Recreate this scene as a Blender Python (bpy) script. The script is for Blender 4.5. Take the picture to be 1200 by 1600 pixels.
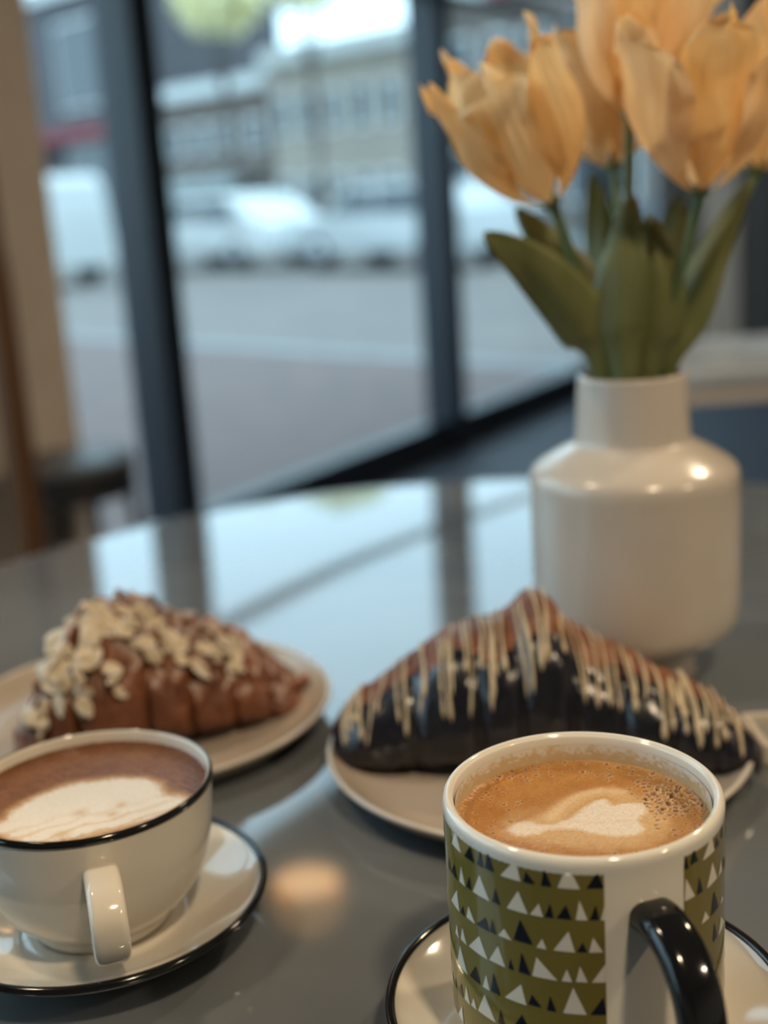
import bpy, bmesh, math, random
import numpy as np
from mathutils import Vector, Matrix
random.seed(7); RNG = np.random.default_rng(7)
for o in list(bpy.data.objects): bpy.data.objects.remove(o)
SC = bpy.context.scene; COL = SC.collection
# ------------------------------------------------------------------ camera
FPX = 1950.0; TILT = math.radians(14.2); ROLL = math.radians(3.65); CH = 1.03; TZ = 0.75
Fv = np.array([0, math.cos(TILT), -math.sin(TILT)]); u0 = np.array([0, math.sin(TILT), math.cos(TILT)])
Rv = math.cos(ROLL)*np.array([1., 0, 0]) - math.sin(ROLL)*u0
Uv = math.sin(ROLL)*np.array([1., 0, 0]) + math.cos(ROLL)*u0
CAM = np.array([0, 0, CH])
cd = bpy.data.cameras.new('camera'); cam = bpy.data.objects.new('camera', cd); COL.objects.link(cam)
cam.matrix_world = Matrix(((Rv[0], Uv[0], -Fv[0], 0), (Rv[1], Uv[1], -Fv[1], 0), (Rv[2], Uv[2], -Fv[2], CH), (0, 0, 0, 1)))
cd.sensor_fit = 'VERTICAL'; cd.sensor_height = 36; cd.lens = FPX/1600*36; cd.clip_start = 0.02; cd.clip_end = 300
cd.dof.use_dof = True; cd.dof.focus_distance = 0.41; cd.dof.aperture_fstop = 4.9
SC.camera = cam
# ------------------------------------------------------------------ sky, exposure
W = bpy.data.worlds.new('world'); SC.world = W; W.use_nodes = True
bg = W.node_tree.nodes['Background']; bg.inputs[0].default_value = (0.58, 0.83, 1.0, 1); bg.inputs[1].default_value = 3.55
SC.view_settings.view_transform = 'Standard'; SC.view_settings.look = 'None'
SC.view_settings.gamma = 1; SC.view_settings.use_curve_mapping = False; SC.view_settings.exposure = 0.0

# ------------------------------------------------------------------ helpers
def ray(x, y): return Fv + Rv*(x-600)/FPX - Uv*(y-800)/FPX
def at(x, y, z):
    r = ray(x, y); return CAM + r*((z-CH)/r[2])
def aty(x, y, Y):
    r = ray(x, y); return CAM + r*(Y/r[1])
def sm(a, b, x):
    t = np.clip((x-a)/(b-a), 0, 1); return t*t*(3-2*t)

MATS = {}
def mat(name, col, rough=0.5, spec=0.5, metal=0.0, noise=None, bump=None, emit=None, trans=0.0, coat=0.0, sub=0.0, attr=None, ior=1.5):
    """noise=(scale, colour2, lo, hi[, stretch]) mixes a second colour; bump=(scale, strength, distance)"""
    if name in MATS: return MATS[name]
    m = bpy.data.materials.new(name); m.use_nodes = True; nt = m.node_tree; b = nt.nodes['Principled BSDF']
    b.inputs['Base Color'].default_value = (*col, 1); b.inputs['Roughness'].default_value = rough
    b.inputs['Specular IOR Level'].default_value = spec; b.inputs['Metallic'].default_value = metal; b.inputs['IOR'].default_value = ior
    b.inputs['Coat Weight'].default_value = coat; b.inputs['Coat Roughness'].default_value = 0.05
    if trans: b.inputs['Transmission Weight'].default_value = trans
    if sub:
        b.inputs['Subsurface Weight'].default_value = sub; b.inputs['Subsurface Radius'].default_value = (0.006, 0.004, 0.002)
    if emit:
        b.inputs['Emission Color'].default_value = (*emit[0], 1); b.inputs['Emission Strength'].default_value = emit[1]
    tc = nt.nodes.new('ShaderNodeTexCoord')
    src = None
    if attr:
        a = nt.nodes.new('ShaderNodeAttribute'); a.attribute_name = attr; src = a.outputs['Color']
        nt.links.new(src, b.inputs['Base Color'])
    if noise:
        n = nt.nodes.new('ShaderNodeTexNoise'); n.inputs['Scale'].default_value = noise[0]; n.inputs['Detail'].default_value = 6
        if len(noise) > 4:
            mp = nt.nodes.new('ShaderNodeMapping'); mp.inputs['Scale'].default_value = noise[4]
            nt.links.new(tc.outputs['Object'], mp.inputs[0]); nt.links.new(mp.outputs[0], n.inputs['Vector'])
        else: nt.links.new(tc.outputs['Object'], n.inputs['Vector'])
        mr = nt.nodes.new('ShaderNodeMapRange'); mr.inputs['From Min'].default_value = noise[2]; mr.inputs['From Max'].default_value = noise[3]
        nt.links.new(n.outputs['Fac'], mr.inputs['Value'])
        mx = nt.nodes.new('ShaderNodeMix'); mx.data_type = 'RGBA'
        mx.inputs['A'].default_value = (*col, 1); mx.inputs['B'].default_value = (*noise[1], 1)
        if src: nt.links.new(src, mx.inputs['A'])
        nt.links.new(mr.outputs[0], mx.inputs['Factor']); nt.links.new(mx.outputs['Result'], b.inputs['Base Color'])
    if bump:
        n2 = nt.nodes.new('ShaderNodeTexNoise'); n2.inputs['Scale'].default_value = bump[0]; n2.inputs['Detail'].default_value = 5
        nt.links.new(tc.outputs['Object'], n2.inputs['Vector'])
        bp = nt.nodes.new('ShaderNodeBump'); bp.inputs['Strength'].default_value = bump[1]; bp.inputs['Distance'].default_value = bump[2]
        nt.links.new(n2.outputs['Fac'], bp.inputs['Height']); nt.links.new(bp.outputs[0], b.inputs['Normal'])
    MATS[name] = m; return m

ORG = {}
def empty(name, loc, label=None, cat=None, group=None, kind=None):
    o = bpy.data.objects.new(name, None); o.empty_display_size = 0.05; COL.objects.link(o); o.location = loc
    ORG[o.name] = np.array(loc, float); tag(o, label, cat, group, kind); return o
def tag(o, label=None, cat=None, group=None, kind=None):
    if label: o['label'] = label
    if cat: o['category'] = cat
    if group: o['group'] = group
    if kind: o['kind'] = kind
def mesh(name, geo, m, parent=None, smooth=True, origin=None, cols=None, autosm=None):
    """geo = (verts in world coordinates, faces); child verts are stored relative to the thing's base"""
    V, F = geo; V = np.asarray(V, float)
    if parent is not None: org = ORG[parent.name]
    elif origin is not None: org = np.array(origin, float)
    else:
        org = (V.min(0)+V.max(0))/2; org[2] = V[:, 2].min()
    me = bpy.data.meshes.new(name); me.from_pydata((V-org).tolist(), [], [list(map(int, f)) for f in F]); me.update()
    bm = bmesh.new(); bm.from_mesh(me); bmesh.ops.recalc_face_normals(bm, faces=bm.faces); bm.to_mesh(me); bm.free()
    if smooth: me.polygons.foreach_set('use_smooth', [True]*len(me.polygons))
    if autosm and smooth: me.set_sharp_from_angle(angle=math.radians(autosm))
    me.materials.append(m)
    if cols is not None:
        ca = me.color_attributes.new('Col', 'FLOAT_COLOR', 'POINT')
        ca.data.foreach_set('color', np.c_[cols, np.ones(len(cols))].astype(np.float32).ravel())
    o = bpy.data.objects.new(name, me); COL.objects.link(o)
    if parent is not None: o.parent = parent; ORG[o.name] = org
    else: o.location = org; ORG[o.name] = org
    return o
def join(*gs):
    V = []; F = []; k = 0
    for v, f in gs:
        v = np.asarray(v, float); V.append(v); F += [[i+k for i in q] for q in f]; k += len(v)
    return np.concatenate(V), F
def lathe(prof, n, c, closed=False, wob=0.0):
    """revolve [(r, z)...]; r = 0 ends are capped to a point"""
    V = []; rows = []
    a = np.linspace(0, 2*math.pi, n, endpoint=False)
    for r, z in prof:
        if r < 1e-7: rows.append([len(V)]); V.append((c[0], c[1], c[2]+z))
        else:
            rows.append(list(range(len(V), len(V)+n)))
            rr = r*(1+wob*np.sin(3*a+z*40))
            V += [(c[0]+q*math.cos(t), c[1]+q*math.sin(t), c[2]+z) for t, q in zip(a, rr)]
    F = []
    prs = list(zip(rows, rows[1:])) + ([(rows[-1], rows[0])] if closed else [])
    for A, B in prs:
        for i in range(n):
            j = (i+1) % n
            if len(A) == 1 and len(B) == 1: continue
            if len(A) == 1: F.append((A[0], B[j], B[i]))
            elif len(B) == 1: F.append((A[i], A[j], B[0]))
            else: F.append((A[i], A[j], B[j], B[i]))
    return np.array(V), F
def smooth_path(P, n):
    P = np.asarray(P, float); k = len(P); out = []
    for t in np.linspace(0, k-1, n):
        i = min(int(t), k-2); f = t-i
        p0 = P[max(i-1, 0)]; p1 = P[i]; p2 = P[i+1]; p3 = P[min(i+2, k-1)]
        out.append(.5*((2*p1)+(-p0+p2)*f+(2*p0-5*p1+4*p2-p3)*f*f+(-p0+3*p1-3*p2+p3)*f**3))
    return np.array(out)
def frames(P, up):
    T = np.gradient(P, axis=0); T /= np.linalg.norm(T, axis=1)[:, None]
    S = np.cross(T, up); nn = np.linalg.norm(S, axis=1)[:, None]
    S = np.where(nn > 1e-6, S/np.maximum(nn, 1e-9), np.array([1., 0, 0])); N = np.cross(S, T); return T, S, N
def tube(P, r, n=10, up=(0, 0, 1), cap=True, sec=None):
    """sweep a circle (or section list of (a, b) in side/normal) along P"""
    P = np.asarray(P, float); T, S, N = frames(P, np.array(up, float)); r = np.broadcast_to(np.asarray(r, float), (len(P),))
    if sec is None: sec = [(math.cos(t), math.sin(t)) for t in np.linspace(0, 2*math.pi, n, endpoint=False)]
    n = len(sec); V = []; F = []
    for i in range(len(P)):
        for a, b in sec: V.append(P[i]+r[i]*(a*S[i]+b*N[i]))
    for i in range(len(P)-1):
        for j in range(n): F.append((i*n+j, i*n+(j+1) % n, (i+1)*n+(j+1) % n, (i+1)*n+j))
    if cap: F.append(tuple(range(n))[::-1]); F.append(tuple(range((len(P)-1)*n, len(P)*n)))
    return np.array(V), F
def rsec(w, h, r, k=4):
    out = []
    for cx, cy, a0 in ((w/2-r, h/2-r, 0), (-w/2+r, h/2-r, 90), (-w/2+r, -h/2+r, 180), (w/2-r, -h/2+r, 270)):
        for i in range(k+1):
            t = math.radians(a0+90*i/k); out.append((cx+r*math.cos(t), cy+r*math.sin(t)))
    return out
def grid(V2):
    a, b = V2.shape[:2]; F = [(i*b+j, i*b+j+1, (i+1)*b+j+1, (i+1)*b+j) for i in range(a-1) for j in range(b-1)]
    return V2.reshape(-1, 3), F
def box(x0, x1, y0, y1, z0, z1, f=lambda p: p):
    V = np.array([f((x, y, z)) for x in (x0, x1) for y in (y0, y1) for z in (z0, z1)], float)
    return V, [(0, 1, 3, 2), (4, 6, 7, 5), (0, 4, 5, 1), (2, 3, 7, 6), (0, 2, 6, 4), (1, 5, 7, 3)]
def bbox(x0, x1, y0, y1, z0, z1, b=0.004, f=None):
    """bevelled box"""
    bm = bmesh.new(); bmesh.ops.create_cube(bm, size=1)
    for v in bm.verts: v.co = Vector(((x0+x1)/2+v.co.x*(x1-x0), (y0+y1)/2+v.co.y*(y1-y0), (z0+z1)/2+v.co.z*(z1-z0)))
    bmesh.ops.bevel(bm, geom=bm.edges[:], offset=b, segments=2, affect='EDGES', profile=.6)
    V = np.array([v.co[:] for v in bm.verts]); F = [[v.index for v in q.verts] for q in bm.faces]; bm.free()
    if f: V = np.array([f(p) for p in V])
    return V, F
def sdf(P, poly):
    """signed distance (negative inside) of 2-D points to a polygon"""
    poly = np.asarray(poly, float); d = np.full(len(P), 1e9); ins = np.zeros(len(P), bool)
    for a, b in zip(poly, np.roll(poly, -1, 0)):
        e = b-a; w = P-a; t = np.clip((w@e)/(e@e+1e-15), 0, 1); d = np.minimum(d, np.linalg.norm(w-t[:, None]*e, axis=1))
        c = ((a[1] <= P[:, 1]) != (b[1] <= P[:, 1])) & (P[:, 0] < (b[0]-a[0])*(P[:, 1]-a[1])/(b[1]-a[1]+1e-15)+a[0]); ins ^= c
    return np.where(ins, -d, d)
def vnoise(P, s, seed=0):
    """value noise on 2-D points"""
    g = np.random.default_rng(seed).random((64, 64)); q = P*s; i = np.floor(q).astype(int); f = q-i; f = f*f*(3-2*f)
    h = lambda a, b: g[a % 64, b % 64]
    return (h(i[:, 0], i[:, 1])*(1-f[:, 0])+h(i[:, 0]+1, i[:, 1])*f[:, 0])*(1-f[:, 1])+(h(i[:, 0], i[:, 1]+1)*(1-f[:, 0])+h(i[:, 0]+1, i[:, 1]+1)*f[:, 0])*f[:, 1]

# ================================================================== the room (s along the window wall, t into the room)
P0 = np.array([-.572, 3.745]); DV = np.array([.526, .8505]); NV = np.array([.8505, -.526])
def L(p): q = P0+DV*p[0]+NV*p[1]; return (q[0], q[1], p[2])
S0, S1, T1, ZC = -7.0, 4.25, 6.5, 3.2
M_frame = mat('dark_bronze_metal', (.012, .018, .03), .35, .5, 0.0)
M_tan = mat('tan_plaster', (.66, .57, .48), .8, noise=(6, (.60, .51, .42), .4, .7))
M_cream = mat('cream_plaster', (.52, .49, .44), .85, noise=(4, (.48, .43, .36), .4, .7))
M_floor = mat('slate_floor', (.026, .030, .042), .6, .3, noise=(3, (.04, .045, .058), .35, .7))
M_wood = mat('brown_wood', (.42, .31, .23), .5, noise=(9, (.26, .18, .13), .35, .7, (1, 1, .08)))
M_wood2 = mat('dark_brown_wood', (.05, .03, .022), .5, noise=(9, (.03, .02, .015), .35, .7, (1, 1, .08)))
M_ceil = mat('ceiling_paint', (.50, .51, .52), .9)
tag(mesh('floor', box(S0, S1, 0, T1, -.1, 0, L), M_floor, smooth=False), kind='structure')
tag(mesh('ceiling', box(S0-.2, S1+.2, -.2, T1+.2, ZC, ZC+.1, L), M_ceil, smooth=False), kind='structure')
tag(mesh('wall_back', box(S0-.2, S0, 0, T1, 0, ZC, L), M_cream, smooth=False), kind='structure')
tag(mesh('wall_right', box(S0, S1, T1, T1+.2, 0, ZC, L), M_cream, smooth=False), kind='structure')
wf = mesh('wall_front', box(S1+.03, S1+.2, 0, T1, 0, ZC, L), M_wood2, smooth=False); tag(wf, kind='structure')
pt = .02
for k, (w, m) in enumerate([(.14, M_wood2), (.12, M_wood2), (.22, M_wood), (.2, M_wood2), (.16, M_wood2), (.22, M_wood)]+[(.18, M_wood2), (.2, M_wood2), (.24, M_wood)]*5):   # upright planks of the end wall
    mesh('plank', bbox(S1-(.01, .0, .02)[k % 3], S1+.03, pt, pt+w-.008, 0.0, ZC, .004, L), m, wf, smooth=False)
    pt += w
# pieces of wall between and above the windows
WALLTOP = 2.72
tag(mesh('wall_left', join(box(S0, S1, -.16, 0, WALLTOP, ZC, L), box(-1.6, -.49, -.16, .03, 0, WALLTOP, L), box(S0, -6.2, -.16, 0, 0, WALLTOP, L)), M_tan, smooth=False), kind='structure')
def glass():
    m = bpy.data.materials.new('window_glass'); m.use_nodes = True; nt = m.node_tree; nt.nodes.clear()
    o = nt.nodes.new('ShaderNodeOutputMaterial'); mx = nt.nodes.new('ShaderNodeMixShader'); t = nt.nodes.new('ShaderNodeBsdfTransparent')
    t.inputs[0].default_value = (.94, .97, .97, 1); g = nt.nodes.new('ShaderNodeBsdfGlossy'); g.inputs['Roughness'].default_value = .02
    lw = nt.nodes.new('ShaderNodeLayerWeight'); lw.inputs[0].default_value = .5
    pw = nt.nodes.new('ShaderNodeMath'); pw.operation = 'POWER'; pw.inputs[1].default_value = 5; nt.links.new(lw.outputs['Facing'], pw.inputs[0])
    fr = nt.nodes.new('ShaderNodeMath'); fr.operation = 'MULTIPLY_ADD'; fr.inputs[1].default_value = .9; fr.inputs[2].default_value = .03; nt.links.new(pw.outputs[0], fr.inputs[0])
    for a, b in ((fr.outputs[0], mx.inputs[0]), (t.outputs[0], mx.inputs[1]), (g.outputs[0], mx.inputs[2]), (mx.outputs[0], o.inputs[0])): nt.links.new(a, b)
    return m
M_glass = glass(); MW = .10; TRZ = 1.77
def window(i, a, b, mull=True, transom=True):
    base = L(((a+b)/2, 0, 0)); r = empty('window_%d' % i, base, kind='structure')
    if mull: mesh('mullion', bbox(b-MW/2, b+MW/2, -.05, .09, 0, WALLTOP, .004, L), M_frame, r, smooth=False)
    b2 = b-MW/2; a2 = a+MW/2
    mesh('bottom_rail', bbox(a2, b2, -.03, .06, 0, .13, .004, L), M_frame, r, smooth=False)
    mesh('head_rail', bbox(a2, b2, -.03, .06, WALLTOP-.08, WALLTOP, .004, L), M_frame, r, smooth=False)
    if transom:
        mesh('transom', bbox(a2, b2, -.02, .03, TRZ-.015, TRZ+.015, .003, L), M_frame, r, smooth=False)
        mesh('lower_pane', box(a2, b2, .0, .006, .13, TRZ-.015, L), M_glass, r, smooth=False)
        mesh('upper_pane', box(a2, b2, .0, .006, TRZ+.015, WALLTOP-.08, L), M_glass, r, smooth=False)
    else: mesh('pane', box(a2, b2, .0, .006, .13, WALLTOP-.08, L), M_glass, r, smooth=False)
window(1, -.54, -.13); window(2, -.13, 1.60); window(3, 1.60, 3.33); window(4, 3.33, S1+.03, False)
for i, a in enumerate((-6.2, -4.67, -3.14)): window(5+i, a, a+1.53, i < 2)
# ------------------------------------------------------------------ outside: ground, road, kerb
gA = at(150, 506, 0)[:2]; gB = at(600, 528, 0)[:2]; RD = (gB-gA)/np.linalg.norm(gB-gA); RN = np.array([-RD[1], RD[0]])
if RN[1] < 0: RN = -RN
def G(p): q = gA+RD*p[0]+RN*p[1]; return (q[0], q[1], p[2])
M_brick = mat('brick_paving', (.150, .098, .086), .85, noise=(5, (.118, .082, .076), .4, .65), bump=(30, .3, .01))
M_road = mat('pale_asphalt', (.178, .150, .135), .85, noise=(.6, (.142, .12, .11), .35, .7))
M_kerb = mat('concrete', (.26, .27, .27), .85, noise=(5, (.2, .21, .21), .4, .7))
tag(mesh('ground_paving', box(-50, 60, -40, -.15, -.25, -.13, G), M_brick, smooth=False), kind='structure')
tag(mesh('ground_kerb', box(-50, 60, -.15, .05, -.25, -.12, G), M_kerb, smooth=False), kind='structure')
tag(mesh('ground_road', box(-50, 60, .05, 13, -.35, -.22, G), M_road, smooth=False), kind='structure')
tag(mesh('ground_far_walk', box(-50, 60, 13, 40, -.35, -.1, G), M_kerb, smooth=False), kind='structure')
tag(mesh('ground_slab', box(S0-.2, S1+.2, -.16, T1+.2, -.14, -.1, L), M_kerb, smooth=False), kind='structure')
# ------------------------------------------------------------------ outside: buildings across the road
M_pane = mat('dark_shop_glass', (.03, .04, .05), .08, .6)
M_trimw = mat('pale_trim', (.55, .56, .55), .7)
def building(x0, x1, y0, h, col, label, floors, per, name, shop):
    m = mat(name+'_wall', col, .85, noise=(1.5, tuple(c*.85 for c in col), .4, .65))
    r = empty(name, G(((x0+x1)/2, y0, -.1)), label, 'building')
    mesh('wall', box(x0, x1, y0, y0+6, -.1, h, G), m, r, smooth=False)
    mesh('cornice', box(x0-.1, x1+.1, y0-.25, y0+.1, h-.3, h+.12, G), M_trimw, r, smooth=False)
    st = (x1-x0)/per; fh = (h-.6)/floors
    for f in range(floors):
        for i in range(per):
            a = x0+st*(i+.18); b = x0+st*(i+.82); z0 = .1+f*fh+(.5 if f or not shop else .15); z1 = .1+f*fh+fh-.55
            w = mesh('window', box(a, b, y0-.06, y0+.02, z0, z1, G), M_trimw, r, smooth=False)
            mesh('window_glass', box(a+.1, b-.1, y0-.08, y0-.05, z0+.1, z1-.1, G), M_pane, w, smooth=False)
    if shop: mesh('awning', join(box(x0+.3, x1-.3, y0-1.1, y0-.05, fh-.15, fh-.07, G), box(x0+.3, x1-.3, y0-1.1, y0-1.04, fh-.45, fh-.15, G)), shop, r, smooth=False)
def gx(px, yG):
    h = ray(px, 300)[:2]; k = (yG+gA@RN)/(h@RN); return (h*k-gA)@RD
building(gx(-420, 17), gx(232, 17), 17, 8.2, (.085, .08, .088), 'dark grey two storey building across the road with a maroon awning', 2, 7, 'corner_building', mat('maroon_canvas', (.22, .04, .05), .8))
building(gx(232, 17)+.6, gx(430, 17.4), 17.4, 4.5, (.145, .115, .10), 'mid grey low shop building across the road with a pale canopy', 2, 4, 'shop_building', mat('pale_canvas', (.3, .33, .33), .8))
building(gx(434, 16.8), gx(690, 16.8), 16.8, 4.9, (.33, .285, .24), 'pale grey green building across the road', 2, 6, 'office_building', None)
building(gx(700, 17), gx(1250, 17), 17, 5.6, (.16, .135, .12), 'long slate grey building at the far end of the road', 2, 8, 'long_building', None)
SX = gx(790, 16.2); SZ = 1.03+.152*np.linalg.norm(np.array(G((SX, 16.2, 0)))[:2])
sg = empty('hanging_sign', G((SX, 16.2, SZ-.35)), 'pink round hanging sign on the long slate grey building', 'sign')
mesh('disc', lathe([(0, -.35), (.28, -.3), (.36, 0), (.28, .3), (0, .35)], 24, G((SX, 16.2, SZ))), mat('pink_sign', (.85, .12, .33), .5), sg)
mesh('bracket', box(SX-.03, SX+.03, 16.2, 16.72, SZ+.32, SZ+.38, G), M_frame, sg, smooth=False)
# ------------------------------------------------------------------ outside: parked cars
M_tyre = mat('tyre_rubber', (.015, .015, .016), .8); M_chr = mat('wheel_metal', (.5, .5, .52), .3, metal=1.0)
def car(x, y, col, label, name, van=False):
    r = empty(name, G((x, y, -.22)), label, 'car', 'cars parked along the road')
    Ln = 4.4; m = mat(name+'_paint_%d' % int(col[0]*100), col, .25, coat=.6)
    prof = [(0, .35), (0, .62), (.15, .78), (1.0, .92), (1.55, 1.38), (1.9, 1.46), (3.1, 1.46), (3.5, 1.36), (4.1, .98), (4.35, .9), (4.4, .55), (4.4, .35)] if not van else \
           [(0, .35), (0, .8), (.2, 1.05), (.8, 1.15), (1.3, 1.85), (1.6, 1.95), (4.2, 1.95), (4.38, 1.8), (4.4, .5), (4.4, .35)]
    V = []; n = len(prof)
    for k, (ins, yy) in enumerate(((.0, -.85), (0., .85))):
        for (a, b) in prof: V.append(G((x-2.2+a, y+yy*(1-.13*max(0, (b-.95))/.6), -.22+b)))
    F = [tuple(range(n)), tuple(range(n, 2*n))]+[(i, (i+1) % n, n+(i+1) % n, n+i) for i in range(n)]
    mesh('body', (V, F), m, r, smooth=False)
    zb, zt = (.98, 1.36) if not van else (1.2, 1.8)
    for sd in (-1, 1):
        for a, b, c, d in ((1.2, 1.62, 2.3, 2.3), (2.38, 2.38, 3.3, 3.62)) if not van else ((1.05, 1.4, 2.1, 2.1), (2.2, 2.2, 4.1, 4.1)):
            q = [(a, zb), (d, zb), (c, zt), (b, zt)]
            V = [G((x-2.2+p, y+sd*(.85*(1-.13*max(0, z-.95)/.6)+o), -.22+z)) for o in (-.02, .012) for p, z in q]
            mesh('side_window', (V, [(0, 1, 2, 3), (4, 5, 6, 7), (0, 1, 5, 4), (1, 2, 6, 5), (2, 3, 7, 6), (3, 0, 4, 7)]), M_pane, r, smooth=False)
        for wx in (.85, 3.55):
            c = np.array(G((x-2.2+wx, y+sd*.74, .1))); ax = np.array([RN[0], RN[1], 0])*sd
            P = np.array([c-ax*.1, c-ax*.095, c+ax*.095, c+ax*.11, c+ax*.12]); w = mesh('wheel', tube(P, [.3, .32, .32, .3, .2], 20), M_tyre, r)
            mesh('hub', tube(np.array([c+ax*.1, c+ax*.125]), [.19, .17], 16), M_chr, w)
CX = gx(345, 9.5)
car(CX, 9.5, (.56, .56, .55), 'white parked saloon car beyond the wide window pane', 'saloon_car')
car(CX+5.2, 9.4, (.42, .43, .43), 'pale silver parked saloon car beyond the wide window pane', 'saloon_car')
car(gx(10, 5.5), 5.5, (.5, .5, .49), 'white parked van beyond the narrow window pane', 'parked_van', True)
car(CX+12.0, 9.4, (.10, .12, .14), 'dark blue grey parked saloon car on the far kerb', 'saloon_car')
# street trees with bare trunk and loose yellow crown
def tree(x, y, h, col, label):
    r = empty('street_tree', G((x, y, -.12)), label, 'tree', 'street trees'); b = np.array(G((x, y, -.12)))
    tr = mesh('trunk', tube(smooth_path([b, b+[.05, 0, h*.3], b+[-.04, .03, h*.62], b+[.02, 0, h*.95]], 10), np.linspace(.11, .03, 10), 8), M_wood2, r)
    V = []; F = []; rg = np.random.default_rng(int(abs(x*10)))
    for i in range(700):
        v = rg.normal(size=3); v /= np.linalg.norm(v); c = b+[0, 0, h*.8]+v*np.array([1.1, 1.1, h*.13])*rg.random()**.4
        e = rg.normal(size=(2, 3))*.11; k = len(V); V += [c-e[0], c+e[1], c+e[0], c-e[1]]; F.append((k, k+1, k+2, k+3))
    cr = mesh('crown', (V, F), mat('leaf_%d' % int(col[0]*100), col, .7), r, smooth=False); cr['kind'] = 'stuff'
    for sgn in (-1, 1): mesh('branch', tube(smooth_path([b+[0, 0, h*.5], b+[sgn*.4, .1, h*.7], b+[sgn*.7, .1, h*.9]], 7), np.linspace(.05, .015, 7), 6), M_wood2, tr)
tree(gx(365, 14.4), 14.4, 7.9, (.88, .82, .5), 'yellow leaved street tree in front of the mid grey shop')
tree(gx(500, 14.2), 14.2, 8.0, (.9, .86, .58), 'pale yellow street tree in front of the grey green building')
# ------------------------------------------------------------------ lamps inside
M_amber = mat('amber_shade', (.9, .55, .25), .4, emit=((1, .55, .2), .8))
M_bulb = mat('warm_diffuser', (.9, .85, .75), .4, emit=((1, .78, .5), 5.0))
M_dim = mat('dim_amber_bulb', (.9, .6, .3), .4, emit=((1, .6, .28), 1.2))
def pendant(x, y, z, label, power, col=(1, .78, .52), m=None, R=.11, mb=None):
    r = empty('pendant_lamp', (x, y, z), label, 'lamp', 'pendant lamps hanging from the ceiling'); c = (x, y, z)
    mesh('shade', lathe([(.02, R*1.5), (R*.5, R*1.35), (R*.9, R*.8), (R, 0), (R*.97, 0), (R*.86, R*.78), (R*.46, R*1.3), (.02, R*1.43)], 32, c), m or M_frame, r)
    mesh('bulb', lathe([(0, .0), (R*.35, .01), (R*.5, .05), (R*.35, R*.9), (0, R)], 20, c), mb or M_bulb, r)
    mesh('cord', tube([(x, y, z+R*1.45), (x, y, ZC-.02)], .004, 8, up=(0, 1, 0)), M_frame, r)
    mesh('ceiling_rose', lathe([(0, ZC-z), (.05, ZC-z), (.05, ZC-z-.02), (0, ZC-z-.03)], 20, c), M_frame, r)
    l = bpy.data.lights.new('pendant_light', 'AREA'); l.shape = 'DISK'; l.size = R*1.6; l.energy = power; l.color = col
    lo = bpy.data.objects.new('pendant_light', l); COL.objects.link(lo); lo.parent = r; lo.location = (0, 0, -.012)
pendant(-.33, 3.55, 2.62, 'pendant lamp with glowing amber shade near the window frame', .35, (1, .6, .28), M_amber, .13, M_dim)
pendant(1.5, 1.5, 2.55, 'dark metal pendant lamp over the pale side table', 28)
pendant(.5, -.6, 2.6, 'dark metal pendant lamp right above the aisle behind the round table', 28)
pendant(2.2, -.8, 2.6, 'dark metal pendant lamp beside the cream side wall', 28)
pendant(-.9, .6, 2.6, 'dark metal pendant lamp near the wide street windows', 13)

# ================================================================== furniture
M_top = mat('grey_stone_laminate', (.135, .148, .160), .05, .5, noise=(6, (.10, .108, .118), .36, .64), ior=1.8)
M_iron = mat('black_iron', (.02, .02, .022), .45)
TC = (.065, .755); TR = .47
t = empty('round_table', (TC[0], TC[1], 0), 'glossy grey round cafe table carrying the coffees and croissants', 'table')
mesh('tabletop', lathe([(0, .725), (TR-.02, .725), (TR-.004, .73), (TR, .738), (TR-.001, .745), (TR-.006, .7495), (TR-.02, TZ), (.2, TZ), (0, TZ)], 128, (TC[0], TC[1], 0)), M_top, t, autosm=40)
mesh('pedestal', lathe([(0, .03), (.05, .03), (.035, .08), (.032, .68), (.06, .71), (.14, .725), (0, .725)], 32, (TC[0], TC[1], 0)), M_iron, t, autosm=40)
mesh('base', lathe([(0, 0), (.24, 0), (.24, .012), (.05, .035), (0, .035)], 48, (TC[0], TC[1], 0)), M_iron, t, autosm=40)
# pale side table seen behind the vase
M_pale = mat('pale_grey_laminate', (.50, .58, .66), .15, noise=(5, (.38, .40, .41), .4, .6))
sx, sy = .40, 1.82
r = empty('side_table', (sx+.45, sy+.2, 0), 'pale grey rectangular side table with beige edge behind the vase', 'table')
mesh('tabletop', bbox(sx, sx+.9, sy, sy+.40, .728, .75, .004), M_pale, r, smooth=False)
mesh('edge_band', bbox(sx+.012, sx+.888, sy+.012, sy+.288, .70, .728, .003), M_tan, r, smooth=False)
mesh('pedestal', lathe([(0, .03), (.04, .03), (.04, .69), (0, .69)], 24, (sx+.6, sy+.2, 0)), M_iron, r, autosm=40)
mesh('base', lathe([(0, 0), (.2, 0), (.2, .015), (.05, .032), (0, .032)], 32, (sx+.6, sy+.2, 0)), M_iron, r, autosm=40)
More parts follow.
